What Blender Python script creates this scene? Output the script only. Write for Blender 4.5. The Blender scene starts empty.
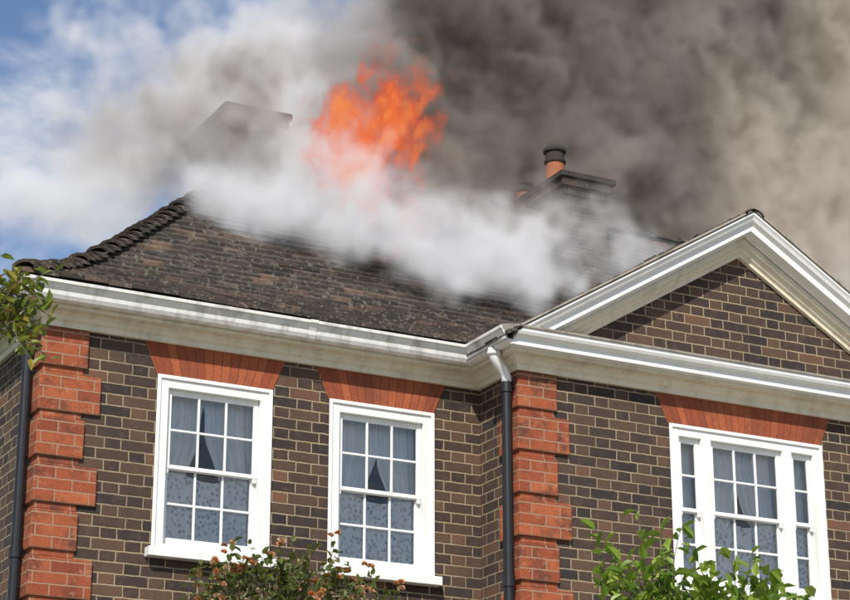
import bpy, math, random
from mathutils import Vector, Matrix
R = random.Random(7)
rad = math.radians

# ------------------------------------------------------------------ node helpers
class G:
    def __init__(s, nt): s.nt = nt
    def put(s, sock, v):
        if isinstance(v, bpy.types.NodeSocket): s.nt.links.new(v, sock)
        else:
            if hasattr(sock, 'default_value'):
                if sock.type == 'RGBA' and len(v) == 3: v = (*v, 1)
                sock.default_value = v
    def n(s, t, props=None, **ins):
        nd = s.nt.nodes.new(t)
        for k, v in (props or {}).items(): setattr(nd, k, v)
        for k, v in ins.items(): s.put(nd.inputs[k.replace('_', ' ')], v)
        return nd
    def m(s, op, a, b=None, c=None, clamp=False):
        nd = s.nt.nodes.new('ShaderNodeMath'); nd.operation = op; nd.use_clamp = clamp
        for i, v in enumerate((a, b, c)):
            if v is not None: s.put(nd.inputs[i], v)
        return nd.outputs[0]
    def v(s, op, a, b=None):
        nd = s.nt.nodes.new('ShaderNodeVectorMath'); nd.operation = op
        s.put(nd.inputs[0], a)
        if b is not None: s.put(nd.inputs[3 if op == 'SCALE' else 1], b)
        return nd.outputs['Value'] if op in ('LENGTH', 'DOT_PRODUCT', 'DISTANCE') else nd.outputs[0]
    def xyz(s, a):
        nd = s.nt.nodes.new('ShaderNodeSeparateXYZ'); s.put(nd.inputs[0], a); return nd.outputs
    def comb(s, x, y, z):
        nd = s.nt.nodes.new('ShaderNodeCombineXYZ')
        for i, v in enumerate((x, y, z)): s.put(nd.inputs[i], v)
        return nd.outputs[0]
    def mr(s, val, a, b, c=0.0, d=1.0, smooth=False):
        nd = s.nt.nodes.new('ShaderNodeMapRange')
        if smooth: nd.interpolation_type = 'SMOOTHSTEP'
        for i, v in enumerate((val, a, b, c, d)): s.put(nd.inputs[i], v)
        return nd.outputs[0]
    def noise(s, vec, scale, detail=4.0, rough=0.55, dist=0.0, color=False):
        nd = s.n('ShaderNodeTexNoise', None, Vector=vec, Scale=scale, Detail=detail, Roughness=rough, Distortion=dist)
        return nd.outputs[1] if color else nd.outputs[0]
    def mix(s, f, a, b, mode='MIX'):
        nd = s.nt.nodes.new('ShaderNodeMix'); nd.data_type = 'RGBA'; nd.blend_type = mode
        s.put(nd.inputs[0], f); s.put(nd.inputs[6], a); s.put(nd.inputs[7], b)
        return nd.outputs[2]
    def ramp(s, f, stops, interp='LINEAR'):
        nd = s.nt.nodes.new('ShaderNodeValToRGB'); nd.color_ramp.interpolation = interp
        e = nd.color_ramp.elements
        while len(e) < len(stops): e.new(0.5)
        for i, (p, c) in enumerate(stops):
            e[i].position = p; e[i].color = (*c, 1)
        s.put(nd.inputs[0], f); return nd.outputs[0]

def newmat(name):
    m = bpy.data.materials.new(name); m.use_nodes = True
    nt = m.node_tree; nt.nodes.clear()
    g = G(nt); g.out = nt.nodes.new('ShaderNodeOutputMaterial')
    return m, g
def principled(g, col, rough=0.7, height=None, bdist=0.01, bstr=1.0, **kw):
    p = g.n('ShaderNodeBsdfPrincipled'); g.put(p.inputs['Base Color'], col); g.put(p.inputs['Roughness'], rough)
    for k, v in kw.items(): g.put(p.inputs[k.replace('_', ' ')], v)
    if height is not None:
        b = g.n('ShaderNodeBump', None, Height=height, Distance=bdist, Strength=bstr)
        g.nt.links.new(b.outputs[0], p.inputs['Normal'])
    g.nt.links.new(p.outputs[0], g.out.inputs['Surface'])
    return p
def uvof(g): return g.n('ShaderNodeUVMap').outputs[0]
def pos(g): return g.n('ShaderNodeNewGeometry').outputs['Position']
def tone(g): return g.n('ShaderNodeAttribute', {'attribute_name': 'tone'}).outputs['Fac']

# ------------------------------------------------------------------ materials
def mat_brick(name='brown_brick', sooty=0.0):
    m, g = newmat(name)
    uv = uvof(g)
    wob = g.v('SCALE', g.v('SUBTRACT', g.noise(uv, 22, 2, color=True), (.5, .5, .5)), 0.010)
    u, v, _ = g.xyz(g.v('ADD', uv, wob))
    H = .0735; P = .3375
    row = g.m('FLOOR', g.m('DIVIDE', v, H))
    vf = g.m('SUBTRACT', v, g.m('MULTIPLY', row, H))
    par = g.m('FLOORED_MODULO', row, 2.0)
    uu = g.m('ADD', g.m('ADD', u, g.m('MULTIPLY', par, P / 2)), 50.0)
    cell = g.m('FLOOR', g.m('DIVIDE', uu, P))
    f = g.m('SUBTRACT', uu, g.m('MULTIPLY', cell, P))
    hd = g.m('GREATER_THAN', f, .225)
    d = g.m('MINIMUM', g.m('MINIMUM', f, g.m('ABSOLUTE', g.m('SUBTRACT', f, .225))), g.m('SUBTRACT', P, f))
    dv = g.m('MINIMUM', vf, g.m('SUBTRACT', H, vf))
    dd = g.m('MINIMUM', d, dv)
    brick = g.mr(dd, .0030, .0068, smooth=True)
    wn = g.n('ShaderNodeTexWhiteNoise', {'noise_dimensions': '3D'}, Vector=g.comb(g.m('MULTIPLY_ADD', cell, 2.0, hd), row, 0.0))
    col = g.ramp(wn.outputs[0], [(0, (.018, .015, .016)), (.22, (.038, .024, .020)), (.5, (.062, .037, .026)), (.78, (.100, .057, .036)), (.92, (.145, .080, .045)), (1, (.21, .092, .048))])
    fine = g.noise(uv, 70, 4, .7)
    col = g.mix(g.mr(fine, .35, .7, 0, .6), col, (.034, .025, .022))
    med = g.noise(uv, 14, 4, .7)
    col = g.mix(g.mr(med, .5, .72, 0, .45), col, (.15, .092, .060))
    big = g.noise(uv, .9, 4, .6)
    col = g.mix(g.mr(big, .4, .75, 0, .35), col, (.080, .046, .030), 'MIX')
    mort = g.mix(g.noise(uv, 5, 4, .6), (.22, .16, .095), (.47, .37, .235))
    c = g.mix(brick, mort, col)
    soot = g.mr(g.noise(g.v('MULTIPLY', uv, (2.5, .7, 1)), 1.0, 5, .6), .45, .75, sooty, max(.5, sooty))
    c = g.mix(soot, c, (.038, .028, .024) if not sooty else (.03, .024, .02))
    hgt = g.m('ADD', g.m('MULTIPLY', brick, .7), g.m('MULTIPLY', fine, .4))
    principled(g, c, .9, hgt, .009, .95)
    return m
def mat_red(name, w, h, arch=False):
    m, g = newmat(name)
    uv = uvof(g)
    wob = g.v('SCALE', g.v('SUBTRACT', g.noise(uv, 25, 2, color=True), (.5, .5, .5)), 0.0 if arch else .008)
    bt = g.n('ShaderNodeTexBrick', {'offset': 0.0 if arch else .5}, Vector=g.v('ADD', g.v('ADD', uv, (20, 20, 0)), wob) if not arch else uv, Color1=(0, 0, 0), Color2=(1, 1, 1), Mortar=(.5, .5, .5), Scale=1.0,
             Mortar_Size=.0022 if arch else .0055, Mortar_Smooth=.2, Bias=0.0, Brick_Width=w, Row_Height=h)
    tn = tone(g)
    a = g.m('MULTIPLY', bt.outputs[0], .75 if arch else .8)
    col = g.ramp(g.m('FRACT', g.m('ADD', a, g.m('MULTIPLY', tn, .5))), [(0, (.22, .046, .018)), (.4, (.31, .072, .025)), (.75, (.40, .105, .036)), (1, (.26, .053, .020))])
    if not arch:
        stain = g.noise(pos(g), 6, 7, .72)
        col = g.mix(g.mr(stain, .5, .64, 0, .85), col, (.075, .033, .022))
        st2 = g.noise(g.v('ADD', pos(g), (9, 3, 1)), 14, 5, .7)
        col = g.mix(g.mr(st2, .56, .68, 0, .5), col, (.48, .22, .12))
    else:
        stain = g.noise(pos(g), 5, 6, .7)
        col = g.mix(g.mr(stain, .47, .68, 0, .6), col, (.14, .045, .025))
    fine = g.noise(pos(g), 60, 3, .7)
    col = g.mix(g.mr(fine, .45, .75, 0, .5), col, (.15, .04, .02))
    c = g.mix(bt.outputs[1], col, (.13, .045, .027) if arch else (.34, .20, .125))
    hgt = g.m('SUBTRACT', g.m('MULTIPLY', fine, .5), g.m('MULTIPLY', bt.outputs[1], .9))
    principled(g, c, .88, hgt, .007, .9)
    return m
def mat_paint(name, col, dirt, amt, rough=.45):
    m, g = newmat(name)
    p = pos(g)
    st = g.noise(g.v('MULTIPLY', p, (9, 9, 2.2)), 1.0, 6, .65)
    f = g.noise(p, 30, 5, .7)
    k = g.m('ADD', g.mr(st, .48, .75, 0, amt), g.mr(f, .55, .8, 0, amt * .6), clamp=True)
    c = g.mix(k, col, dirt)
    principled(g, c, rough, f, .003, .35)
    return m
def mat_tile():
    m, g = newmat('clay_roof_tile')
    p = pos(g); t = tone(g)
    col = g.ramp(t, [(0, (.024, .019, .018)), (.35, (.046, .034, .028)), (.7, (.078, .052, .040)), (1, (.15, .088, .060))])
    n1 = g.noise(p, 3.0, 6, .65)
    col = g.mix(g.mr(n1, .44, .64, 0, .7), col, (.032, .029, .023))
    n2 = g.noise(p, 26, 5, .7)
    col = g.mix(g.mr(n2, .53, .64, 0, .85), col, (.18, .165, .12))
    n3 = g.noise(g.v('ADD', p, (5, 2, 8)), 9, 5, .7)
    col = g.mix(g.mr(n3, .58, .68, 0, .6), col, (.055, .06, .03))
    principled(g, col, .92, n2, .008, .9)
    return m
def mat_simple(name, col, rough=.6, var=.25, scale=20, **kw):
    m, g = newmat(name)
    f = g.noise(pos(g), scale, 4, .6)
    c = g.mix(g.mr(f, .35, .7, 0, var), col, tuple(x * .45 for x in col))
    principled(g, c, rough, f, .002, .4, **kw)
    return m
def mat_glass():
    m, g = newmat('window_glass')
    f = g.n('ShaderNodeFresnel', None, IOR=1.5).outputs[0]
    nb = g.n('ShaderNodeBump', None, Height=g.noise(pos(g), 5, 2), Distance=.02, Strength=.12)
    tr = g.n('ShaderNodeBsdfTransparent', None, Color=(.95, .96, .96))
    gl = g.n('ShaderNodeBsdfGlossy', None, Roughness=.02, Color=(1, 1, 1)); g.nt.links.new(nb.outputs[0], gl.inputs['Normal'])
    mx = g.n('ShaderNodeMixShader'); g.put(mx.inputs[0], g.m('MULTIPLY_ADD', f, 1.3, .02, clamp=True))
    g.nt.links.new(tr.outputs[0], mx.inputs[1]); g.nt.links.new(gl.outputs[0], mx.inputs[2])
    g.nt.links.new(mx.outputs[0], g.out.inputs['Surface']); return m
def mat_lace(name, dens):
    m, g = newmat(name)
    uv = uvof(g)
    vo = g.n('ShaderNodeTexVoronoi', {'feature': 'F1'}, Vector=uv, Scale=30.0).outputs[0]
    n = g.noise(uv, 34, 4, .7)
    a = g.m('ADD', g.mr(g.m('ADD', vo, g.m('MULTIPLY', n, .9)), .62, 1.0, 0, .6), dens, clamp=True)
    df = g.n('ShaderNodeBsdfDiffuse', None, Color=(.90, .91, .93)); tl = g.n('ShaderNodeBsdfTranslucent', None, Color=(.6, .62, .65))
    m1 = g.n('ShaderNodeMixShader'); m1.inputs[0].default_value = .1
    g.nt.links.new(df.outputs[0], m1.inputs[1]); g.nt.links.new(tl.outputs[0], m1.inputs[2])
    tr = g.n('ShaderNodeBsdfTransparent'); m2 = g.n('ShaderNodeMixShader'); g.put(m2.inputs[0], a)
    g.nt.links.new(tr.outputs[0], m2.inputs[1]); g.nt.links.new(m1.outputs[0], m2.inputs[2])
    g.nt.links.new(m2.outputs[0], g.out.inputs['Surface']); return m
def mat_leaf(name, stops):
    m, g = newmat(name)
    t = tone(g)
    col = g.ramp(t, stops)
    p = g.n('ShaderNodeBsdfPrincipled', None, Base_Color=col, Roughness=.45)
    tl = g.n('ShaderNodeBsdfTranslucent', None, Color=g.mix(.5, col, (.25, .38, .04)))
    mx = g.n('ShaderNodeMixShader'); mx.inputs[0].default_value = .35
    g.nt.links.new(p.outputs[0], mx.inputs[1]); g.nt.links.new(tl.outputs[0], mx.inputs[2])
    g.nt.links.new(mx.outputs[0], g.out.inputs['Surface']); return m

M_BR = mat_brick()
M_BRS = mat_brick('sooted_brick', .72)
M_RED = mat_red('red_quoin_brick', .225, .075)
M_ARCH = mat_red('red_arch_brick', .055, .5, True)
M_WH = mat_paint('white_paint', (.83, .83, .81), (.46, .44, .39), .3)
M_GUT = mat_paint('gutter_paint', (.79, .78, .75), (.28, .25, .19), .75)
M_CR = mat_paint('cream_paint', (.74, .67, .53), (.34, .29, .20), .55)
M_LEAD = mat_paint('weathered_ledge', (.38, .34, .28), (.12, .10, .07), .9, .8)
M_TILE = mat_tile()
M_BLK = mat_simple('black_iron', (.012, .012, .013), .4, .3)
M_GLASS = mat_glass()
M_CUR = mat_simple('curtain_fabric', (.86, .87, .89), .9, .15, 6)
M_LACE = mat_lace('net_lace', .45)
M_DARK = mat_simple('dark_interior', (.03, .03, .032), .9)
M_TERRA = mat_simple('terracotta', (.36, .12, .05), .8, .5, 14)
M_SOOT = mat_simple('sooty_brick', (.05, .04, .036), .95, .5, 9)
M_BARK = mat_simple('bark', (.11, .085, .06), .9, .5, 30)
M_DOOR = mat_simple('door_paint', (.03, .06, .05), .35)

# ------------------------------------------------------------------ mesh builder
class MB:
    def __init__(s): s.v = []; s.f = []; s.uv = []; s.t = []; s.mi = []
    def face(s, pts, uv=None, t=.5, mi=0):
        b = len(s.v); s.v += [tuple(p) for p in pts]; s.f.append(tuple(range(b, b + len(pts))))
        s.uv.append(uv); s.t.append(t); s.mi.append(mi)
    def box(s, x0, x1, y0, y1, z0, z1, t=.5, mi=0, skip=''):
        a = [(x0,y0,z0),(x1,y0,z0),(x1,y1,z0),(x0,y1,z0),(x0,y0,z1),(x1,y0,z1),(x1,y1,z1),(x0,y1,z1)]
        s.hexa(a, t, mi)
    def hexa(s, a, t=.5, mi=0):
        b = len(s.v); s.v += a
        for q in ((0,3,2,1),(4,5,6,7),(0,1,5,4),(1,2,6,5),(2,3,7,6),(3,0,4,7)):
            s.f.append(tuple(b + i for i in q)); s.uv.append(None); s.t.append(t); s.mi.append(mi)
    def tube(s, pts, radii, n=8, t=.5, mi=0, cap=True):
        rings = []
        for i, p in enumerate(pts):
            p = Vector(p)
            d = (Vector(pts[min(i + 1, len(pts) - 1)]) - Vector(pts[max(i - 1, 0)])).normalized()
            a = d.orthogonal().normalized() if i == 0 else (pa - d * pa.dot(d)).normalized()
            pa = a; c = d.cross(a)
            b = len(s.v); r = radii[i] if isinstance(radii, (list, tuple)) else radii
            for k in range(n):
                th = 2 * math.pi * k / n
                s.v.append(tuple(p + a * (r * math.cos(th)) + c * (r * math.sin(th))))
            rings.append(b)
        for i in range(len(rings) - 1):
            for k in range(n):
                k2 = (k + 1) % n
                s.f.append((rings[i] + k, rings[i] + k2, rings[i + 1] + k2, rings[i + 1] + k)); s.uv.append(None); s.t.append(t); s.mi.append(mi)
        if cap:
            for rr, rev in ((rings[0], True), (rings[-1], False)):
                q = [rr + k for k in range(n)]
                s.f.append(tuple(reversed(q)) if rev else tuple(q)); s.uv.append(None); s.t.append(t); s.mi.append(mi)
    def make(s, name, mats, parent=None, bevel=0, smooth=False, seg=1):
        me = bpy.data.meshes.new(name); me.from_pydata(s.v, [], s.f)
        if not isinstance(mats, (list, tuple)): mats = [mats]
        for m in mats: me.materials.append(m)
        me.polygons.foreach_set('material_index', s.mi)
        at = me.attributes.new('tone', 'FLOAT', 'FACE'); at.data.foreach_set('value', s.t)
        ul = me.uv_layers.new(name='UVMap')
        me.update()
        for p, uv in zip(me.polygons, s.uv):
            nrm = p.normal
            for k, li in enumerate(p.loop_indices):
                if uv: ul.data[li].uv = uv[k]
                else:
                    c = me.vertices[me.loops[li].vertex_index].co
                    if abs(nrm.z) > .8: ul.data[li].uv = (c.x, c.y)
                    elif abs(nrm.x) > abs(nrm.y): ul.data[li].uv = (c.y, c.z)
                    else: ul.data[li].uv = (c.x, c.z)
        if smooth: me.polygons.foreach_set('use_smooth', [True] * len(me.polygons))
        me.update()
        o = bpy.data.objects.new(name, me); bpy.context.scene.collection.objects.link(o)
        if parent: o.parent = parent
        if bevel:
            b = o.modifiers.new('bevel', 'BEVEL'); b.width = bevel; b.segments = seg; b.limit_method = 'ANGLE'
        return o

def empty(name):
    o = bpy.data.objects.new(name, None); bpy.context.scene.collection.objects.link(o); return o

house = empty('brick_house')

# ------------------------------------------------------------------ house dimensions (metres)
X0, X1 = 3.96, 14.14          # outer side walls
G0, G1, GC = 7.16, 10.94, 9.05  # projecting gabled bay
YF, YG, YB = 12.86, 12.30, 17.94  # wing front, bay front, back wall
E = 6.22                      # eaves (gutter top)
WT = 6.12                     # wall top
AP = 7.43                     # pediment apex
SL = .60                      # pediment slope

def wall(mb, a0, a1, z0, z1, holes, fn, depth=.1):
    xs = sorted({a0, a1, *[h[0] for h in holes], *[h[1] for h in holes]})
    zs = sorted({z0, z1, *[h[2] for h in holes], *[h[3] for h in holes]})
    for i in range(len(xs) - 1):
        for j in range(len(zs) - 1):
            cx, cz = (xs[i] + xs[i+1]) / 2, (zs[j] + zs[j+1]) / 2
            if any(h[0] < cx < h[1] and h[2] < cz < h[3] for h in holes): continue
            mb.face([fn(xs[i], zs[j], 0), fn(xs[i+1], zs[j], 0), fn(xs[i+1], zs[j+1], 0), fn(xs[i], zs[j+1], 0)])
    for h in holes:
        c = [(h[0], h[2]), (h[1], h[2]), (h[1], h[3]), (h[0], h[3])]
        for k in range(4):
            p, q = c[k], c[(k + 1) % 4]
            mb.face([fn(*p, 0), fn(*q, 0), fn(*q, depth), fn(*p, depth)])

ZS, ZH = 4.60, 5.75
wins = [  # x0,x1,z0,z1,y, lights
    (4.745, 5.545, ZS, ZH, YF, [3]),
    (5.99, 6.775, ZS, ZH, YF, [3]),
    (8.385, 9.705, ZS, ZH, YG, [1, 3, 1]),
    (11.33, 12.12, ZS, ZH, YF, [3]),
    (12.56, 13.36, ZS, ZH, YF, [3]),
    (4.745, 5.545, 1.25, 2.75, YF, [3]),
    (5.99, 6.775, 1.25, 2.75, YF, [3]),
    (11.33, 12.12, 1.25, 2.75, YF, [3]),
    (12.56, 13.36, 1.25, 2.75, YF, [3]),
    (7.55, 8.25, 1.25, 2.75, YG, [3]),
    (9.85, 10.55, 1.25, 2.75, YG, [3]),
]
door = (8.55, 9.55, 0.15, 2.35)
mb = MB()
def hol(y, a, b): return [(w[0], w[1], w[2], w[3]) for w in wins if w[4] == y and a < w[0] < b]
wall(mb, X0, G0, 0, WT, hol(YF, X0, G0), lambda a, z, d: (a, YF + d, z))
wall(mb, G1, X1, 0, WT, hol(YF, G1, X1), lambda a, z, d: (a, YF + d, z))
wall(mb, G0, G1, 0, WT, hol(YG, G0, G1) + [door], lambda a, z, d: (a, YG + d, z))
wall(mb, YG, YF, 0, WT, [], lambda a, z, d: (G0, a, z))
wall(mb, YG, YF, 0, WT, [], lambda a, z, d: (G1, a, z))
wall(mb, YF, YB, 0, WT, [], lambda a, z, d: (X0, a, z))
wall(mb, YF, YB, 0, WT, [], lambda a, z, d: (X1, a, z))
wall(mb, X0, X1, 0, WT, [], lambda a, z, d: (a, YB, z))
mb.face([(G0, YG, WT), (G1, YG, WT), (G1, YG, AP - SL * (G1 - GC) - .03), (GC, YG, AP - .03), (G0, YG, AP - SL * (GC - G0) - .03)])
mb.make('walls', M_BR, house)

# ---- windows
def build_window(x0, x1, z0, z1, yw, lights, idx):
    fr = MB(); gl = MB(); cu = MB(); la = MB(); dk = MB()
    F = .072; MUL = .085
    yo, yi = yw - .014, yw + .09
    fr.box(x0, x0 + F, yo, yi, z0, z1); fr.box(x1 - F, x1, yo, yi, z0, z1)
    fr.box(x0 + F, x1 - F, yo + .001, yi, z1 - F, z1); fr.box(x0 + F, x1 - F, yo + .002, yi, z0, z0 + .035)
    for (a, b) in ((x0 - .012, x0 + .014), (x1 - .014, x1 + .012)): fr.box(a, b, yo - .012, yo - .0005, z0, z1 + .012)
    fr.box(x0 + .014, x1 - .014, yo - .012, yo + .0005, z1 - .014, z1 + .012)
    fr.box(x0 - .045, x1 + .045, yw - .075, yi + .002, z0 - .062, z0 - .001)
    tot = x1 - x0 - 2 * F - MUL * (len(lights) - 1)
    if len(lights) == 1: ws = [tot]
    else: side = .19; ws = [side, tot - 2 * side, side]
    x = x0 + F
    zm = (z0 + .035 + z1 - F) / 2
    for n, w in zip(lights, ws):
        a, b = x, x + w
        for (za, zb, ya) in ((zm - .014, z1 - F, yw + .018), (z0 + .035, zm + .014, yw + .045)):
            y2 = ya + .025; S = .036
            low = za < zm - .1
            rb = .055 if low else .028; rt = .028 if low else .038
            fr.box(a + .001, a + S, ya, y2, za, zb, ); fr.box(b - S, b - .001, ya, y2, za, zb)
            fr.box(a + S, b - S, ya + .001, y2, za, za + rb); fr.box(a + S, b - S, ya + .001, y2, zb - rt, zb)
            if not low:
                for hx in (a + .004, b - S + .004): fr.box(hx, hx + S - .008, ya + .002, y2 - .002, za - .03, za)
            ia, ib, ja, jb = a + S, b - S, za + rb, zb - rt
            for k in range(1, n):
                c = ia + (ib - ia) * k / n; fr.box(c - .008, c + .008, ya + .003, y2, ja, jb)
            c = (ja + jb) / 2; fr.box(ia, ib, ya + .0045, y2 - .001, c - .008, c + .008)
            yg = ya + .016
            for k in range(n):
                for (q0, q1) in ((ja, c), (c, jb)):
                    g0 = ia + (ib - ia) * k / n; g1 = ia + (ib - ia) * (k + 1) / n
                    tx, tz = R.uniform(-.0022, .0022), R.uniform(-.0022, .0022)
                    gl.face([(g0, yg - tx - tz, q0), (g1, yg + tx - tz, q0), (g1, yg + tx + tz, q1), (g0, yg - tx + tz, q1)])
        H = z1 - F - z0; zt = z1 - F + .02
        wide = n > 1
        yc = yw + .112; cols = 30 if wide else 10; rows = 16
        for sgn in ((0, 1) if wide else (0,)):
            ph = R.uniform(0, 6); asym = R.uniform(.82, 1.12)
            def pt(i, r):
                zz = r / rows; s = i / cols
                if not wide: ext = 1.25
                elif zz < .62: ext = .55 * (1 - .52 * (zz / .62) ** 2.4) + .012 * math.sin(zz * 22 + ph)
                else: ext = .55 * (.48 + .2 * (zz - .62))
                px = s * ext * w * asym
                px = a - .02 + px if sgn == 0 else b + .02 - px
                return (px, yc + sgn * .006 + .012 * math.sin(s * 34 + ph + zz * 2), zt - zz * (H + .02))
            for r in range(rows):
                for i in range(cols):
                    cu.face([pt(i, r), pt(i + 1, r), pt(i + 1, r + 1), pt(i, r + 1)])
        zl = z0 + .02 + H * .46
        for i in range(40):
            s0, s1 = i / 40, (i + 1) / 40
            f = lambda s: (a - .02 + s * (w + .04), yw + .088 + .007 * math.sin(s * w * 75 + a))
            p, q = f(s0), f(s1)
            e0 = .02 * math.sin(s0 * 9); e1 = .02 * math.sin(s1 * 9)
            la.face([(p[0], p[1], z0), (q[0], q[1], z0), (q[0], q[1], zl + e1), (p[0], p[1], zl + e0)],
                    uv=[(p[0]*1.3, z0), (q[0]*1.3, z0), (q[0]*1.3, zl), (p[0]*1.3, zl)])
        x += w
        if x < x1 - F - .01:
            fr.box(x, x + MUL, yo + .001, yi, z0 + .035, z1 - F)
            fr.box(x + .02, x + MUL - .02, yo - .010, yo + .0005, z0 + .035, z1 - F)
            x += MUL
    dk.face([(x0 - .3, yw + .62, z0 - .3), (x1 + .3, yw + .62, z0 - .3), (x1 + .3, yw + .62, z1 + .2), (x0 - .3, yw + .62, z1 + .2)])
    fr.make('window_frame', M_WH, house, .003); gl.make('window_glass', M_GLASS, house)
    cu.make('curtain', M_CUR, house, smooth=True); la.make('net_curtain', M_LACE, house, smooth=True)
    dk.make('room_back', M_DARK, house)
    zt = z1 + .013; ztop = zt + .225
    ar = MB(); sp = .095
    xa, xb = x0 - .012, x1 + .012
    yf = yw - .006
    W = xb - xa; N = 12
    for k in range(N):
        s0, s1 = k / N, (k + 1) / N
        bot = lambda s: xa + W * s
        top = lambda s: xa - sp + (W + 2 * sp) * s
        ar.face([(bot(s0), yf, zt), (bot(s1), yf, zt), (top(s1), yf, ztop), (top(s0), yf, ztop)], uv=[(W * s0 + 10, 10.1), (W * s1 + 10, 10.1), (W * s1 + 10, 10.3), (W * s0 + 10, 10.3)], t=.3)
    ar.face([(xa, yf, zt), (xa - sp, yf, ztop), (xa - sp, yw, ztop), (xa, yw, zt)])
    ar.face([(xb, yf, zt), (xb + sp, yf, ztop), (xb + sp, yw, ztop), (xb, yw, zt)])
    ar.make('brick_arch', M_ARCH, house)
for i, w in enumerate(wins): build_window(*w, i)

# door
dm = MB()
dm.box(door[0], door[0] + .07, YG - .01, YG + .1, door[2], door[3]); dm.box(door[1] - .07, door[1], YG - .01, YG + .1, door[2], door[3])
dm.box(door[0] + .07, door[1] - .07, YG - .009, YG + .1, door[3] - .07, door[3]); dm.make('door_frame', M_WH, house, .003)
dm = MB(); dm.box(door[0] + .07, door[1] - .07, YG + .05, YG + .09, door[2], door[3] - .07)
for r in range(3):
    for c in range(2):
        xx = door[0] + .14 + c * .37; zz = door[2] + .12 + r * .66
        dm.box(xx, xx + .30, YG + .035, YG + .05 + .001, zz, zz + .55)
dm.make('front_door', M_DOOR, house, .006)
dm = MB(); dm.box(door[0] - .2, door[1] + .2, YG - .45, YG + .1, 0, .149); dm.make('door_step', M_LEAD, house, .01)

# ---- quoins (raised red brick blocks)
q = MB()
def quoin(cx, cy, sx):
    z = WT - .135 - .262; k = 0
    while z > .1:
        w, d = (.285, .16) if k % 2 == 0 else (.385, .25)
        P = .026 + R.uniform(-.003, .003)
        a = (cx - sx * P, cx + sx * (w + R.uniform(-.006, .006)))
        t = R.random()
        q.box(min(a), max(a), cy - P, cy + d, z, z + .250, t=t)
        w2 = .27
        a = (cx - sx * .006, cx + sx * w2)
        q.box(min(a), max(a), cy - .006, cy + .15, z - .048, z + .002, t=R.random())
        z -= .30; k += 1
for c in ((X0, YF, 1), (G0, YG, 1), (G1, YG, -1), (X1, YF, -1)): quoin(*c)
q.make('quoins', M_RED, house, .007, seg=2)

# ---- swept cornice and gutter
def sweep(mb, path, prof, mi=0, t=.5):
    n = len(path); st = []
    for i in range(n):
        p = Vector(path[i])
        ds = []
        if i > 0: ds.append((p - Vector(path[i-1])).normalized())
        if i < n - 1: ds.append((Vector(path[i+1]) - p).normalized())
        ns = [Vector((d.y, -d.x)) for d in ds]
        if len(ns) == 2: m = (ns[0] + ns[1]) / (1 + ns[0].dot(ns[1]))
        else: m = ns[0]
        st.append([(p.x + m.x * o, p.y + m.y * o, E + z) for o, z in prof])
    for i in range(n - 1):
        for k in range(len(prof) - 1):
            mb.face([st[i][k], st[i+1][k], st[i+1][k+1], st[i][k+1]], mi=mi, t=t)
    for e in (0, n - 1):
        mb.face(st[e] if e else list(reversed(st[e])), mi=mi, t=t)
full = [(X0, YB), (X0, YF), (G0, YF), (G0, YG), (G1, YG), (G1, YF), (X1, YF), (X1, YB)]
bed = [(-.01, -.240), (.028, -.240), (.034, -.228), (.034, -.205), (.05, -.195), (.066, -.172), (.085, -.160), (.085, -.150), (.135, -.145), (.135, -.12), (.135, -.06), (-.01, -.06)]
mb = MB(); sweep(mb, full, bed); mb.make('cornice_bed', M_CR, house)
gut = [(.137, -.118), (.175, -.122), (.198, -.112), (.212, -.088), (.216, -.062), (.232, -.040), (.236, -.022), (.252, -.020), (.254, .0), (.238, .002), (.232, -.018), (.205, -.055), (.19, -.085), (.15, -.09), (.137, -.02)]
mb = MB()
sweep(mb, [(X0, YB), (X0, YF), (G0, YF), (G0, YG - .19)], gut)
sweep(mb, [(G1, YG - .19), (G1, YF), (X1, YF), (X1, YB)], gut)
mb.make('gutter', M_GUT, house, smooth=False)
mb = MB()
cprof = [(o + .004, z + (-.004 if z < -.05 else .003)) for o, z in gut[:9]]
for xx in (5.75, 12.5):
    for k in range(len(cprof) - 1):
        (o, z), (o2, z2) = cprof[k], cprof[k+1]
        mb.face([(xx - .028, YF - o, E + z), (xx + .028, YF - o, E + z), (xx + .028, YF - o2, E + z2), (xx - .028, YF - o2, E + z2)])
mb.make('gutter_joint', M_GUT, house)
cor = [(.137, -.125), (.137, -.118), (.185, -.118), (.185, -.075), (.20, -.060), (.222, -.05), (.232, -.03), (.232, -.005), (.137, -.005)]
def sweep_line(mb, xa, xb, y, prof, mi=0):
    for k in range(len(prof) - 1):
        (o, z), (o2, z2) = prof[k], prof[k+1]
        mb.face([(xa, y - o, E + z), (xb, y - o, E + z), (xb, y - o2, E + z2), (xa, y - o2, E + z2)], mi=mi)
    for xx in (xa, xb): mb.face([(xx, y - o, E + z) for o, z in prof], mi=mi)
mb = MB()
sweep_line(mb, G0 - .135, G1 + .135, YG, cor); mb.make('pediment_cornice', M_WH, house)
mb = MB()
sweep_line(mb, G0 - .137, G1 + .137, YG, [(.0, -.004), (.243, -.004), (.245, .010), (.20, .022), (.0, .085)]); mb.make('pediment_ledge', M_LEAD, house)

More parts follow.
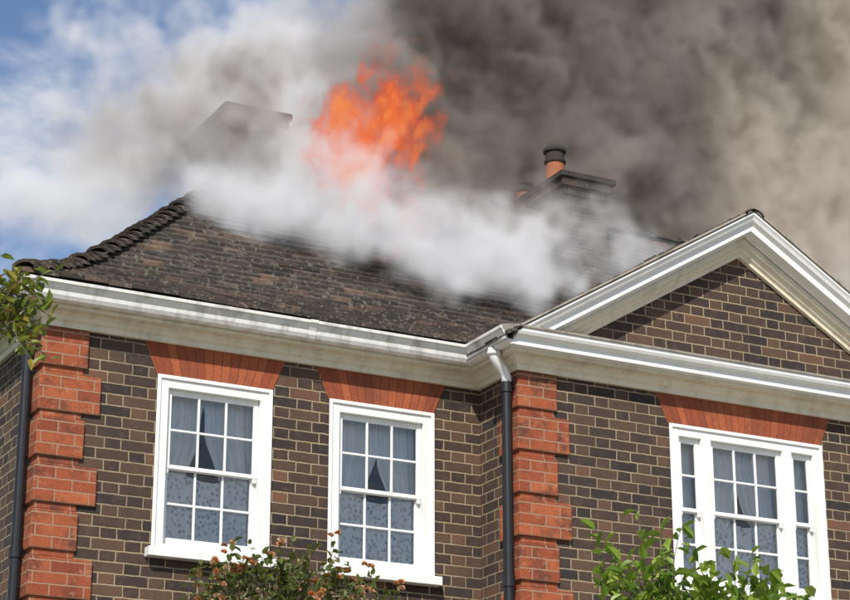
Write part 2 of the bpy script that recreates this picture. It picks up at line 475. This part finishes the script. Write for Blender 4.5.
# raking cornice
def rake(prof, name, mat, cut=E + .004):
    mb = MB()
    for sx in (-1, 1):
        st = []
        for dx in (2.16, 0):
            st.append([(GC + sx * dx, YG - o, AP - SL * dx - qv) for o, qv in prof])
        for k in range(len(prof) - 1):
            mb.face([st[0][k], st[1][k], st[1][k+1], st[0][k+1]])
        mb.face(st[0])
    o = mb.make(name, mat, house)
    import bmesh
    bm = bmesh.new(); bm.from_mesh(o.data)
    bmesh.ops.bisect_plane(bm, geom=bm.verts[:] + bm.edges[:] + bm.faces[:], plane_co=(0, 0, cut), plane_no=(0, 0, 1), clear_inner=True)
    bm.to_mesh(o.data); bm.free()
    return o
rake([(-.01, .010), (.225, .010), (.240, .02), (.240, .035), (.228, .05), (.218, .075), (.195, .092), (.188, .098), (.188, .150), (.10, .158), (.10, .17)], 'raking_cornice', M_WH)
rake([(.09, .156), (.092, .225), (.062, .235), (.05, .262), (.03, .275), (.03, .305), (-.005, .307)], 'raking_bed_mould', M_CR, E + .03)
rake([(-.01, -.008), (.250, -.008), (.250, .0085), (-.01, .0085)], 'raking_lead', M_LEAD)

# ---- downpipes
def pipe(cx, cy, ox, oy):
    w = MB()
    w.tube([(ox, oy, E - .10), (ox, oy, E - .155), (ox * .8 + cx * .2, oy * .8 + cy * .2, E - .19), (cx * .8 + ox * .2, cy * .8 + oy * .2, E - .25), (cx, cy, E - .29), (cx, cy, E - .335)],
           [.042, .036, .036, .036, .036, .037], 14)
    w.tube([(ox, oy, E - .125), (ox, oy, E - .15)], .047, 14)
    w.make('downpipe_swan_neck', M_GUT, house, smooth=True)
    b = MB()
    b.tube([(cx, cy, E - .33), (cx, cy, .1)], .036, 14)
    z = E - .36
    while z > .3:
        b.tube([(cx, cy, z + .035), (cx, cy, z - .035)], .044, 14); z -= 1.35
    b.make('downpipe', M_BLK, house)
pipe(G0 - .075, YG + .045, G0 - .185, YG + .02)
pipe(X0 - .065, YF + .13, X0 - .185, YF + .02)
pipe(G1 + .075, YG + .045, G1 + .185, YG + .02)

# ------------------------------------------------------------------ roof
EX0, EX1, EY0, EY1 = X0 - .25, X1 + .25, YF - .25, YB + .25
DM = (EY1 - EY0) / 2
def zp(d):
    a, b, k = .40, .91, .45   # bell-cast eave: shallower at the foot
    if d < 2 * k: return E + a * d + (b - a) * d * d / (4 * k)
    return E + a * 2 * k + (b - a) * k + b * (d - 2 * k)
roof = MB(); under = MB()
def slope(fn, lo, hi, zf, dmax, clip, w=.165, step=.076):
    k = 0; d = 0.0
    while d < dmax - .01:
        d2 = min(d + step * 1.5, dmax + .01)
        off = (w / 2 if k % 2 else 0) + R.uniform(-.01, .01)
        a0, a1 = lo + (d if clip else 0), hi - (d if clip else 0)
        a = math.floor((a0 - off) / w) * w + off
        while a < a1:
            l, r = max(a + .0015, a0), min(a + w - .003, a1)
            if r - l > .01:
                jz = R.uniform(-.004, .006) + (.008 if R.random() < .03 else 0); jd = R.uniform(-.005, .005)
                h = .046 + jz + .004 * math.sin(a * 1.9 + d * 2.3)
                th = .030
                A = d + jd
                p = lambda aa, dd, up: (*fn(aa, dd), zf(max(dd, 0)) + up)
                tl = R.gauss(.42, .28)
                roof.hexa([p(l, A, h - th), p(r, A, h - th), p(r, d2, 0), p(l, d2, 0),
                           p(l, A, h), p(r, A, h + R.uniform(-.005, .005)), p(r, d2, .010), p(l, d2, .010)], t=min(1, max(0, tl)))
            a += w
        d += step; k += 1
slope(lambda a, d: (a, EY0 + d), EX0, EX1, zp, DM, True)
slope(lambda a, d: (EX0 + d, a), EY0, EY1, zp, DM, True)
slope(lambda a, d: (EX1 - d, a), EY0, EY1, zp, DM, True)
slope(lambda a, d: (a, EY1 - d), EX0, EX1, zp, DM, True)
gz = lambda d: AP - SL * 2.11 + SL * d - .032
slope(lambda a, d: (GC - 2.11 + d, a), YG - .235, 14.5, gz, 2.11, False)
slope(lambda a, d: (GC + 2.11 - d, a), YG - .235, 14.5, gz, 2.11, False)
roof.make('roof_tiles', M_TILE, house)
nst = 12
for i in range(nst):
    d, e = DM * i / nst, DM * (i + 1) / nst
    for s in range(4):
        def c(d, s=s):
            z = zp(d) - .012
            return [((EX0 + d, EY0 + d, z), (EX1 - d, EY0 + d, z)), ((EX0 + d, EY0 + d, z), (EX0 + d, EY1 - d, z)),
                    ((EX1 - d, EY0 + d, z), (EX1 - d, EY1 - d, z)), ((EX0 + d, EY1 - d, z), (EX1 - d, EY1 - d, z))][s]
        p, q2 = c(d), c(e)
        under.face([p[0], p[1], q2[1], q2[0]])
for sx in (-1, 1):
    under.face([(GC + sx * 2.11, YG - .22, gz(0) - .01), (GC + sx * 2.11, 14.3, gz(0) - .01), (GC, 14.3, gz(2.11) - .01), (GC, YG - .22, gz(2.11) - .01)])
under.make('roof_boarding', M_DARK, house)
hp = MB()
def bonnet(p, dirv, w, L, lift, t):
    dirv = Vector(dirv).normalized(); sd = dirv.cross(Vector((0, 0, 1))).normalized(); up = sd.cross(dirv)
    if up.z < 0: up = -up
    p = Vector(p); n = 6; rings = []
    for (s, hh, ww) in ((0, lift, w), (L, .0, w * .8)):
        o = []; i_ = []
        for k in range(n + 1):
            th = math.pi * k / n
            o.append(tuple(p + dirv * s + sd * (ww * math.cos(th)) + up * (hh + ww * .62 * math.sin(th))))
            i_.append(tuple(p + dirv * s + sd * (ww * .84 * math.cos(th)) + up * (hh - .014 + ww * .55 * math.sin(th))))
        rings.append((o, i_))
    (o1, i1), (o2, i2) = rings
    for k in range(n):
        hp.face([o1[k], o1[k+1], o2[k+1], o2[k]], t=t)
        hp.face([o1[k], i1[k], i1[k+1], o1[k+1]], t=t)
for (cx, sx, cy, sy) in ((EX0, 1, EY0, 1), (EX1, -1, EY0, 1), (EX0, 1, EY1, -1), (EX1, -1, EY1, -1)):
    d = .02
    while d < DM:
        d2 = d + .115
        a = Vector((cx + sx * d, cy + sy * d, zp(d) + R.uniform(-.010, .012))); b = Vector((cx + sx * d2, cy + sy * d2, zp(d2)))
        bonnet(a, b - a, .09, .16, .038, min(1, max(0, R.gauss(.5, .28)))); d += .066
x = EX0 + DM - .05
while x < EX1 - DM:
    bonnet((x, (EY0 + EY1) / 2, zp(DM) + R.uniform(0, .006)), (1, 0, 0), .095, .3, .012, R.random()); x += .28
y = YG - .25
while y < 14.1:
    bonnet((GC, y, AP - .06), (0, 1, 0), .085, .3, .012, R.random()); y += .28
hp.make('hip_and_ridge_tiles', M_TILE, house)

# ---- chimneys
def chimney(x0, x1, y0, y1, zt, pots):
    c = MB()
    c.box(x0 + .06, x1 - .06, y0 + .06, y1 - .06, 6.9, zt - .20)
    c.box(x0 + .035, x1 - .035, y0 + .035, y1 - .035, zt - .2, zt - .13)
    c.box(x0 + .01, x1 - .01, y0 + .01, y1 - .01, zt - .13, zt - .055)
    c.make('chimney_stack', M_BRS, house, .004)
    k = MB(); k.box(x0 - .012, x1 + .012, y0 - .012, y1 + .012, zt - .055, zt)
    k.hexa([(x0 + .05, y0 + .05, zt), (x1 - .05, y0 + .05, zt), (x1 - .05, y1 - .05, zt), (x0 + .05, y1 - .05, zt),
            (x0 + .13, y0 + .15, zt + .06), (x1 - .13, y0 + .15, zt + .06), (x1 - .13, y1 - .15, zt + .06), (x0 + .13, y1 - .15, zt + .06)])
    k.make('chimney_cap', M_SOOT, house, .006)
    for (px, py, h, kind) in pots:
        p = MB()
        p.tube([(px, py, zt), (px, py, zt + .05), (px, py, zt + h * .62), (px, py, zt + h * .64)], [.105, .095, .082, .082], 20, cap=False)
        p.make('chimney_pot', M_TERRA, house)
        p = MB()
        p.tube([(px, py, zt + h * .62), (px, py, zt + h * .66), (px, py, zt + h * .68), (px, py, zt + h * .84), (px, py, zt + h * .86), (px, py, zt + h * .92), (px, py, zt + h)],
               [.095, .10, .086, .086, .104, .104, .07], 20)
        p.make('chimney_pot_cowl', M_SOOT, house)
chimney(9.14, 9.68, 14.9, 16.08, 8.81, [(9.36, 15.38, .44, 0), (9.36, 15.95, .30, 1)])
chimney(5.98, 6.55, 14.9, 15.85, 8.80, [])

# ------------------------------------------------------------------ ground
def mat_ground():
    m, g = newmat('lawn_grass')
    p = pos(g)
    c = g.mix(g.noise(p, 1.2, 6, .6), (.035, .065, .015), (.075, .11, .03))
    c = g.mix(g.mr(g.noise(p, 60, 3), .4, .7, 0, .5), c, (.03, .05, .012))
    principled(g, c, .95, g.noise(p, 90, 3), .02, 1); return m
mb = MB(); mb.face([(-900, -900, 0), (900, -900, 0), (900, 900, 0), (-900, 900, 0)]); mb.make('ground', mat_ground())
mb = MB(); mb.face([(-6, -9, .004), (24, -9, .004), (24, 12.2, .004), (-6, 12.2, .004)]); mb.make('bounce_gravel_sheet', mat_simple('warm_bounce_gravel', (.34, .30, .24), .95, .4, 40))  # unseen sheet, added to bounce warm light up onto the cornices and soffits

# ------------------------------------------------------------------ plants
def leaf(mb, p, size, dirv, nrm, t, wid=.5, mi=0):
    d = dirv.normalized(); s = d.cross(nrm)
    if s.length < .01: s = d.orthogonal()
    s.normalize(); n = s.cross(d)
    L = size; W = size * wid * .5; fold = .22 * size
    c0 = p; c1 = p + d * L * .5 + n * (-.05 * L); c2 = p + d * L - n * (.14 * L)
    l1 = p + d * L * .28 + s * W + n * fold * .5; l2 = p + d * L * .68 + s * W * .8 + n * fold * .4
    r1 = p + d * L * .28 - s * W + n * fold * .5; r2 = p + d * L * .68 - s * W * .8 + n * fold * .4
    b = len(mb.v); mb.v += [tuple(x) for x in (c0, c1, c2, l1, l2, r1, r2)]
    for f in ((0, 3, 4, 1), (1, 4, 2), (0, 1, 6, 5), (1, 2, 6)):
        mb.f.append(tuple(b + i for i in f)); mb.uv.append(None); mb.t.append(t); mb.mi.append(mi)
def rv(): 
    v = Vector((R.gauss(0, 1), R.gauss(0, 1), R.gauss(0, 1))); return v.normalized()
def twig(mb, start, dirv, L, nl, size, wid, tmean, droop=.15, r=.004, paired=False):
    pts = [Vector(start)]; d = Vector(dirv).normalized(); n = 6
    for i in range(n):
        d = (d + rv() * .16 + Vector((0, 0, -droop * i / n))).normalized(); pts.append(pts[-1] + d * L / n)
    mb.tube(pts, [r * (1 - .7 * i / n) for i in range(n + 1)], 5, t=.3, mi=1, cap=False)
    for k in range(nl):
        f = (k + .8) / nl * n; i = min(int(f), n - 1); p = pts[i].lerp(pts[i + 1], f - i)
        ax = (pts[i + 1] - pts[i]).normalized()
        ld = (ax * .55 + (rv() - ax * .2) + Vector((0, 0, .15))).normalized()
        leaf(mb, p, size * R.uniform(.6, 1.2), ld, (Vector((0, 0, 1)) + rv() * .7).normalized(), min(1, max(0, R.gauss(tmean, .22))), wid)
    return pts
def plant(name, base, crown, rad3, ntw, nl, size, wid, mats, stems=4, twL=.35, tmean=.45, extra=None, flowers=0):
    mb = MB(); crown = Vector(crown); base = Vector(base)
    for s in range(stems):
        b0 = base + Vector((R.uniform(-.12, .12), R.uniform(-.08, .08), 0)); q0 = crown + Vector((rad3[0] * R.uniform(-.6, .6), rad3[1] * R.uniform(-.5, .5), rad3[2] * R.uniform(-.1, .5)))
        pts = [b0.lerp(q0, i / 8) + Vector((R.uniform(-.05, .05), R.uniform(-.05, .05), 0)) * (1 if 0 < i < 8 else 0) for i in range(9)]
        mb.tube(pts, [.035 * (1 - .8 * i / 8) + .004 for i in range(9)], 7, mi=1)
    for k in range(ntw):
        u = rv(); rr = R.random() ** .45
        o = crown + Vector((u.x * rad3[0], u.y * rad3[1], u.z * rad3[2])) * rr * .8
        twig(mb, o, (u + Vector((0, 0, .5)) + rv() * .4), twL * R.uniform(.5, 1.2), nl, size, wid, tmean)
    tips = [twig(mb, *e)[-1] for e in (extra or [])]
    for k in range(flowers):
        if tips and k % 2: c = Vector(R.choice(tips)) + rv() * .05
        else:
            u = rv(); c = crown + Vector((u.x * rad3[0], -abs(u.y) * rad3[1], abs(u.z) * rad3[2])) * R.uniform(.85, 1.12)
        for j in range(R.randint(1, 3)):
            c2 = c + rv() * .04; tt = R.random()
            for a in range(9):
                th = a * 2.4; el = .25 + .08 * a
                dd = Vector((math.cos(th) * math.cos(el), math.sin(th) * math.cos(el) - .5, math.sin(el)))
                leaf(mb, c2, .028 * R.uniform(.8, 1.2), dd, rv(), tt, 1.1, mi=2)
    return mb.make(name, mats)
LG = mat_leaf('shrub_leaf', [(0, (.05, .10, .012)), (.4, (.12, .21, .022)), (.75, (.22, .32, .035)), (1, (.34, .42, .07))])
LR = mat_leaf('rose_leaf', [(0, (.035, .05, .015)), (.5, (.10, .13, .028)), (.8, (.16, .17, .045)), (1, (.26, .11, .05))])
LT = mat_leaf('tree_leaf', [(0, (.06, .09, .012)), (.5, (.15, .20, .022)), (.8, (.27, .27, .035)), (1, (.35, .17, .05))])
PET = mat_leaf('rose_petal', [(0, (.60, .16, .07)), (.5, (.66, .34, .18)), (1, (.66, .46, .36))])
up = Vector((0, 0, 1))
ex = []
for k in range(30):
    a = (k + R.random()) / 30; x = 4.80 + 1.40 * a
    hm = .42 if .3 < a < .85 else .26
    ex.append(((x, 12.35 + R.uniform(-.12, .1), 4.15 + R.uniform(-.05, .12)), (R.uniform(-.5, .5), -.1, 1), R.uniform(.4, 1) * hm, 10, .058, .6, .5, .2, .004))
plant('climbing_rose', (5.5, 12.6, 0), (5.50, 12.35, 3.96), (.80, .28, .50), 270, 10, .058, .6, [LR, M_BARK, PET], 5, .3, .5, ex, 50)
ex = []
for k in range(38):
    a = (k + R.random()) / 38; x = 5.74 + 1.16 * a
    hmax = .60 if .08 < a < .32 or .55 < a < .85 else .40
    ex.append(((x, 9.0 + R.uniform(-.15, .15), 3.5 + R.uniform(-.05, .12)), (R.uniform(-.45, .5), 0, 1), R.uniform(.45, 1.05) * hmax, 12, .092, .5, .65, .1, .004))
plant('garden_shrub', (6.35, 9.0, 0), (6.32, 9.0, 3.26), (.70, .5, .56), 340, 9, .092, .5, [LG, M_BARK], 5, .3, .55, ex)
tm = MB()
tm.tube([(.9, 8.2, 0), (.92, 8.2, 1.2), (.88, 8.15, 2.4), (.95, 8.2, 3.4), (.9, 8.2, 4.5)], [.10, .085, .07, .05, .02], 12, mi=1)
limbs = [((.9, 8.2, 3.0), (2.27, 8.05, 4.40)), ((.9, 8.2, 2.6), (.1, 7.9, 4.2)), ((.92, 8.2, 3.3), (1.3, 9.0, 4.6)), ((.9, 8.2, 3.2), (.7, 7.3, 4.5)), ((.9, 8.2, 3.5), (1.2, 8.1, 5.1)), ((.9, 8.2, 3.4), (.3, 8.7, 4.9))]
for a, b in limbs:
    a, b = Vector(a), Vector(b)
    tm.tube([a.lerp(b, i / 6) + rv() * .03 * (0 < i < 6) for i in range(7)], [.04 * (1 - i / 7) + .005 for i in range(7)], 7, mi=1)
for k in range(210):
    u = rv(); o = Vector((.85, 8.2, 4.45)) + Vector((u.x * .75, u.y * .8, u.z * .85)) * R.random() ** .4
    twig(tm, o, u + up * .3, R.uniform(.15, .35), 9, .055, .5, .5)
for k in range(84):
    o = Vector((2.17, 8.03, 4.37)) + Vector((R.uniform(-.25, .17), R.uniform(-.15, .15), R.uniform(-.12, .13)))
    twig(tm, o, Vector((R.uniform(.1, 1), R.uniform(-.4, .4), R.uniform(-.75, .9))), R.uniform(.12, .22), 8, .058, .5, .62, .1)
tm.make('garden_tree', [LT, M_BARK])

# ------------------------------------------------------------------ smoke and fire volumes
def vol_object(name, mn, mx, res, mat, field, rate):
    nt = bpy.data.node_groups.new(name + '_field', 'GeometryNodeTree')
    nt.interface.new_socket('Geometry', in_out='OUTPUT', socket_type='NodeSocketGeometry')
    g = G(nt); out = nt.nodes.new('NodeGroupOutput')
    p = nt.nodes.new('GeometryNodeInputPosition').outputs[0]
    vc = nt.nodes.new('GeometryNodeVolumeCube')
    vc.inputs['Min'].default_value = mn; vc.inputs['Max'].default_value = mx
    for k, r in zip('XYZ', res): vc.inputs['Resolution ' + k].default_value = r
    nt.links.new(field(g, p), vc.inputs['Density'])
    sm = nt.nodes.new('GeometryNodeSetMaterial'); sm.inputs['Material'].default_value = mat
    nt.links.new(vc.outputs[0], sm.inputs[0]); nt.links.new(sm.outputs[0], out.inputs[0])
    me = bpy.data.meshes.new(name); me.from_pydata([mn, mx], [], []); me.materials.append(mat)
    o = bpy.data.objects.new(name, me); bpy.context.scene.collection.objects.link(o)
    md = o.modifiers.new('field', 'NODES'); md.node_group = nt
    try: mat.cycles.volume_step_rate = rate
    except Exception as e: print('no step rate', e)
    return o

BL = [  # centre, radii, weight
    # white smoke rolling down the front slope
    ((5.75, 14.0, 7.40), (.55, .45, .36), 1.0), ((6.25, 13.95, 7.50), (.80, .5, .52), 1.15), ((7.0, 13.75, 7.28), (.9, .55, .52), 1.1),
    ((7.7, 13.45, 7.18), (.8, .55, .56), 1.05), ((8.35, 13.55, 7.36), (.8, .5, .60), 1.0), ((9.1, 14.1, 7.72), (.9, .6, .50), .85),
    ((8.3, 14.4, 8.0), (.7, .4, .55), .95), ((6.75, 14.75, 8.1), (.8, .35, .6), 1.2), ((7.7, 14.6, 8.15), (.7, .4, .6), 1.15), ((6.3, 14.2, 7.95), (.45, .3, .5), .9),
    # smoke around the left chimney
    ((6.05, 14.45, 8.35), (.75, .32, .90), 1.55), ((5.5, 14.6, 8.15), (.6, .4, .75), 1.3), ((6.1, 14.5, 8.95), (.65, .3, .5), 1.35),
    ((5.0, 15.0, 7.95), (.9, .6, .65), 1.1), ((4.5, 14.9, 7.55), (.9, .6, .5), .95), ((5.5, 15.0, 9.0), (.7, .5, .6), .8),
    # pale smoke behind, left
    ((6.4, 16.4, 8.8), (.9, .5, .9), 1.0), ((5.3, 16.0, 8.6), (1.0, .6, .9), .85), ((7.0, 16.1, 9.1), (1.0, .7, 1.1), 1.1),
    ((6.2, 16.3, 9.8), (1.7, .9, 1.1), .76), ((7.6, 16.1, 9.9), (1.2, .9, 1.3), 1.0),
    # dark plume
    ((8.1, 15.9, 8.8), (1.0, .8, 1.3), 1.5), ((9.0, 16.6, 9.7), (1.4, 1.0, 1.5), 1.6), ((10.2, 16.8, 9.9), (1.8, 1.1, 1.6), 1.5),
    ((11.8, 16.9, 10.3), (2.2, 1.2, 1.8), 1.4), ((13.8, 17.0, 10.6), (2.2, 1.2, 2.0), 1.2), ((9.9, 17.0, 8.6), (1.5, .8, 1.1), 1.2),
    ((11.6, 16.9, 8.9), (1.7, .9, 1.0), 1.0), ((13.2, 17.0, 8.9), (1.7, 1.0, .9), .85), ((14.2, 16.8, 12.2), (1.9, 1.2, 1.3), 1.25),
    ((10.0, 16.8, 11.6), (2.0, 1.2, 1.6), 1.4), ((12.6, 17.1, 12.2), (2.4, 1.2, 1.9), 1.4), ((8.6, 16.3, 10.9), (.9, .9, 1.0), 1.2),
    ((9.3, 14.3, 8.45), (.6, .25, .6), .60), ((8.6, 15.0, 8.4), (.45, .35, .6), .85),
]
def smoke_field(g, p):
    w1 = g.v('SCALE', g.v('SUBTRACT', g.noise(p, .75, 2, .5, color=True), (.5, .5, .5)), 1.4)
    w2 = g.v('SCALE', g.v('SUBTRACT', g.noise(p, 2.4, 4, .65, color=True), (.5, .5, .5)), 1.15)
    q = g.v('ADD', p, g.v('ADD', w1, w2))
    F = None
    for c, r, w in BL:
        L = g.v('LENGTH', g.v('DIVIDE', g.v('SUBTRACT', q, c), r))
        f = g.mr(L, 1.3, .15, 0, w, smooth=True)
        F = f if F is None else g.m('ADD', F, f)
    n = g.mr(g.noise(q, 1.8, 7, .66), .33, .67)
    t = g.m('SUBTRACT', F, g.m('MULTIPLY', g.m('SUBTRACT', 1.0, n), 1.25))
    n2 = g.mr(g.noise(g.v('ADD', q, (7.0, 3.0, 1.0)), 2.4, 6, .68), .36, .64, .15, 1.9)
    return g.m('MULTIPLY', g.m('MULTIPLY', g.m('MINIMUM', g.m('MAXIMUM', t, 0.0), 1.3), 4.5), n2)
def mat_smoke():
    m, g = newmat('smoke')
    p = pos(g); x, y, z = g.xyz(p)
    d = g.n('ShaderNodeAttribute', {'attribute_name': 'density'}).outputs['Fac']
    wv = g.m('MULTIPLY', g.m('SINE', g.m('ADD', g.m('MULTIPLY', x, 2.3), g.m('MULTIPLY', z, 1.7))), .22)
    s = g.m('ADD', g.m('MINIMUM', g.m('SUBTRACT', x, 7.25), g.m('SUBTRACT', z, 7.95)), wv)
    dk = g.mr(s, -.4, .9, smooth=True)
    warm = g.m('SUBTRACT', g.m('ADD', x, g.m('MULTIPLY', wv, 3.0)), g.m('MULTIPLY', g.m('SUBTRACT', z, 9.0), .55))
    core = g.mix(g.mr(d, .5, 7.5), (.50, .45, .40), (.13, .112, .10))
    pale = g.mix(g.mr(d, .5, 7.5), (.92, .85, .77), (.48, .41, .33))
    dark = g.mix(g.mr(warm, 9.6, 12.8, smooth=True), core, pale)
    L = g.v('LENGTH', g.v('DIVIDE', g.v('SUBTRACT', p, (5.8, 15.2, 8.6)), (1.5, 1.9, .85)))
    br = g.mr(L, 1.1, .35, 0, .95, smooth=True)
    lite = g.mix(br, (.97, .97, .98), g.mix(g.mr(d, 0, 6), (.76, .71, .65), (.38, .32, .27)))
    col = g.mix(dk, lite, dark)
    # isotropic term standing for the light scattered many times inside the plume
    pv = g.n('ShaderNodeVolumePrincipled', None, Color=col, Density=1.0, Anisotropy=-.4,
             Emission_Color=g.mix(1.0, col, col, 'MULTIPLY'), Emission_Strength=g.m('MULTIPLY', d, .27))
    g.nt.links.new(pv.outputs[0], g.out.inputs['Volume'])
    return m
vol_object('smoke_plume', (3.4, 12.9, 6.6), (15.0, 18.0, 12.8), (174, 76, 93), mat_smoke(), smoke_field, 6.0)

FL = [((6.66, 13.98, 8.22), (.52, .22, .46), 1.2), ((7.10, 13.98, 8.72), (.36, .22, .50), 1.2), ((6.92, 13.98, 7.82), (.56, .22, .40), 1.2), ((6.95, 13.98, 8.35), (.48, .22, .45), 1.1), ((6.50, 13.98, 8.55), (.24, .2, .32), .8)]
def fire_field(g, p):
    w = g.v('SCALE', g.v('SUBTRACT', g.noise(g.v('MULTIPLY', p, (1, 1, .55)), 3.0, 4, .62, color=True), (.5, .5, .5)), .85)
    q = g.v('ADD', p, w)
    F = None
    for c, r, k in FL:
        f = g.mr(g.v('LENGTH', g.v('DIVIDE', g.v('SUBTRACT', q, c), r)), 1.4, .1, 0, k, smooth=True)
        F = f if F is None else g.m('ADD', F, f)
    x, y, z = g.xyz(q)
    sh = g.comb(g.m('SUBTRACT', x, g.m('MULTIPLY', z, .5)), y, g.m('MULTIPLY', z, .38))
    n = g.mr(g.noise(sh, 6.5, 6, .62), .36, .64)
    t = g.m('SUBTRACT', g.m('MINIMUM', F, 1.4), g.m('MULTIPLY', g.m('SUBTRACT', 1.0, n), 1.9))
    return g.m('MINIMUM', g.m('MAXIMUM', t, 0.0), 1.2)
def mat_fire():
    m, g = newmat('flame')
    d = g.n('ShaderNodeAttribute', {'attribute_name': 'density'}).outputs['Fac']
    col = g.ramp(d, [(0, (.60, .10, .045)), (.3, (.80, .13, .05)), (.65, (.95, .18, .055)), (1, (1, .33, .09))])
    em = g.n('ShaderNodeEmission', None, Color=col, Strength=g.m('MULTIPLY', d, 10.0))
    ab = g.n('ShaderNodeVolumeAbsorption', None, Color=(.1, .05, .04), Density=g.m('MULTIPLY', d, 12.0))
    ad = g.n('ShaderNodeAddShader'); g.nt.links.new(em.outputs[0], ad.inputs[0]); g.nt.links.new(ab.outputs[0], ad.inputs[1])
    g.nt.links.new(ad.outputs[0], g.out.inputs['Volume']); return m
vol_object('roof_fire', (5.7, 13.55, 7.2), (7.8, 14.45, 9.6), (105, 42, 115), mat_fire(), fire_field, 3.0)

# ------------------------------------------------------------------ light, sky, camera
AZ, EL = 35, 44
S = Vector((-math.sin(rad(AZ)) * math.cos(rad(EL)), -math.cos(rad(AZ)) * math.cos(rad(EL)), math.sin(rad(EL))))
sd = bpy.data.lights.new('sun', 'SUN'); sd.energy = 5.0; sd.angle = rad(.5); sd.color = (1, .94, .85)
so = bpy.data.objects.new('sun', sd); so.rotation_euler = S.to_track_quat('Z', 'Y').to_euler(); bpy.context.scene.collection.objects.link(so)
w = bpy.data.worlds.new('World'); bpy.context.scene.world = w; w.use_nodes = True
w.node_tree.nodes.clear(); g = G(w.node_tree)
sky = g.n('ShaderNodeTexSky', {'sky_type': 'NISHITA', 'sun_disc': False, 'sun_elevation': rad(EL), 'sun_rotation': rad(180 + AZ), 'air_density': 1.1, 'dust_density': .4, 'ozone_density': 2.0})
dirv = g.n('ShaderNodeTexCoord').outputs['Generated']
cl = g.noise(g.v('MULTIPLY', dirv, (1, 1, 1.6)), 5.5, 6, .60, .4)
fac = g.mr(cl, .465, .66, 0, .95, smooth=True)
colr = g.mix(fac, g.mix(1.0, sky.outputs[0], (1.1, 1.15, 1.28), 'MULTIPLY'), (7.8, 8.1, 8.6))
bg = g.n('ShaderNodeBackground', None, Color=colr, Strength=.095)
wo = w.node_tree.nodes.new('ShaderNodeOutputWorld'); w.node_tree.links.new(bg.outputs[0], wo.inputs[0])

cd = bpy.data.cameras.new('camera'); cd.sensor_width = 36; cd.lens = 91.44; cd.clip_end = 3000
co = bpy.data.objects.new('camera', cd); co.location = (0, 0, 1.6); co.rotation_euler = (rad(109), 0, rad(-27.6))
bpy.context.scene.collection.objects.link(co); bpy.context.scene.camera = co
sc = bpy.context.scene
sc.view_settings.view_transform = 'Standard'; sc.view_settings.look = 'None'; sc.view_settings.exposure = 0
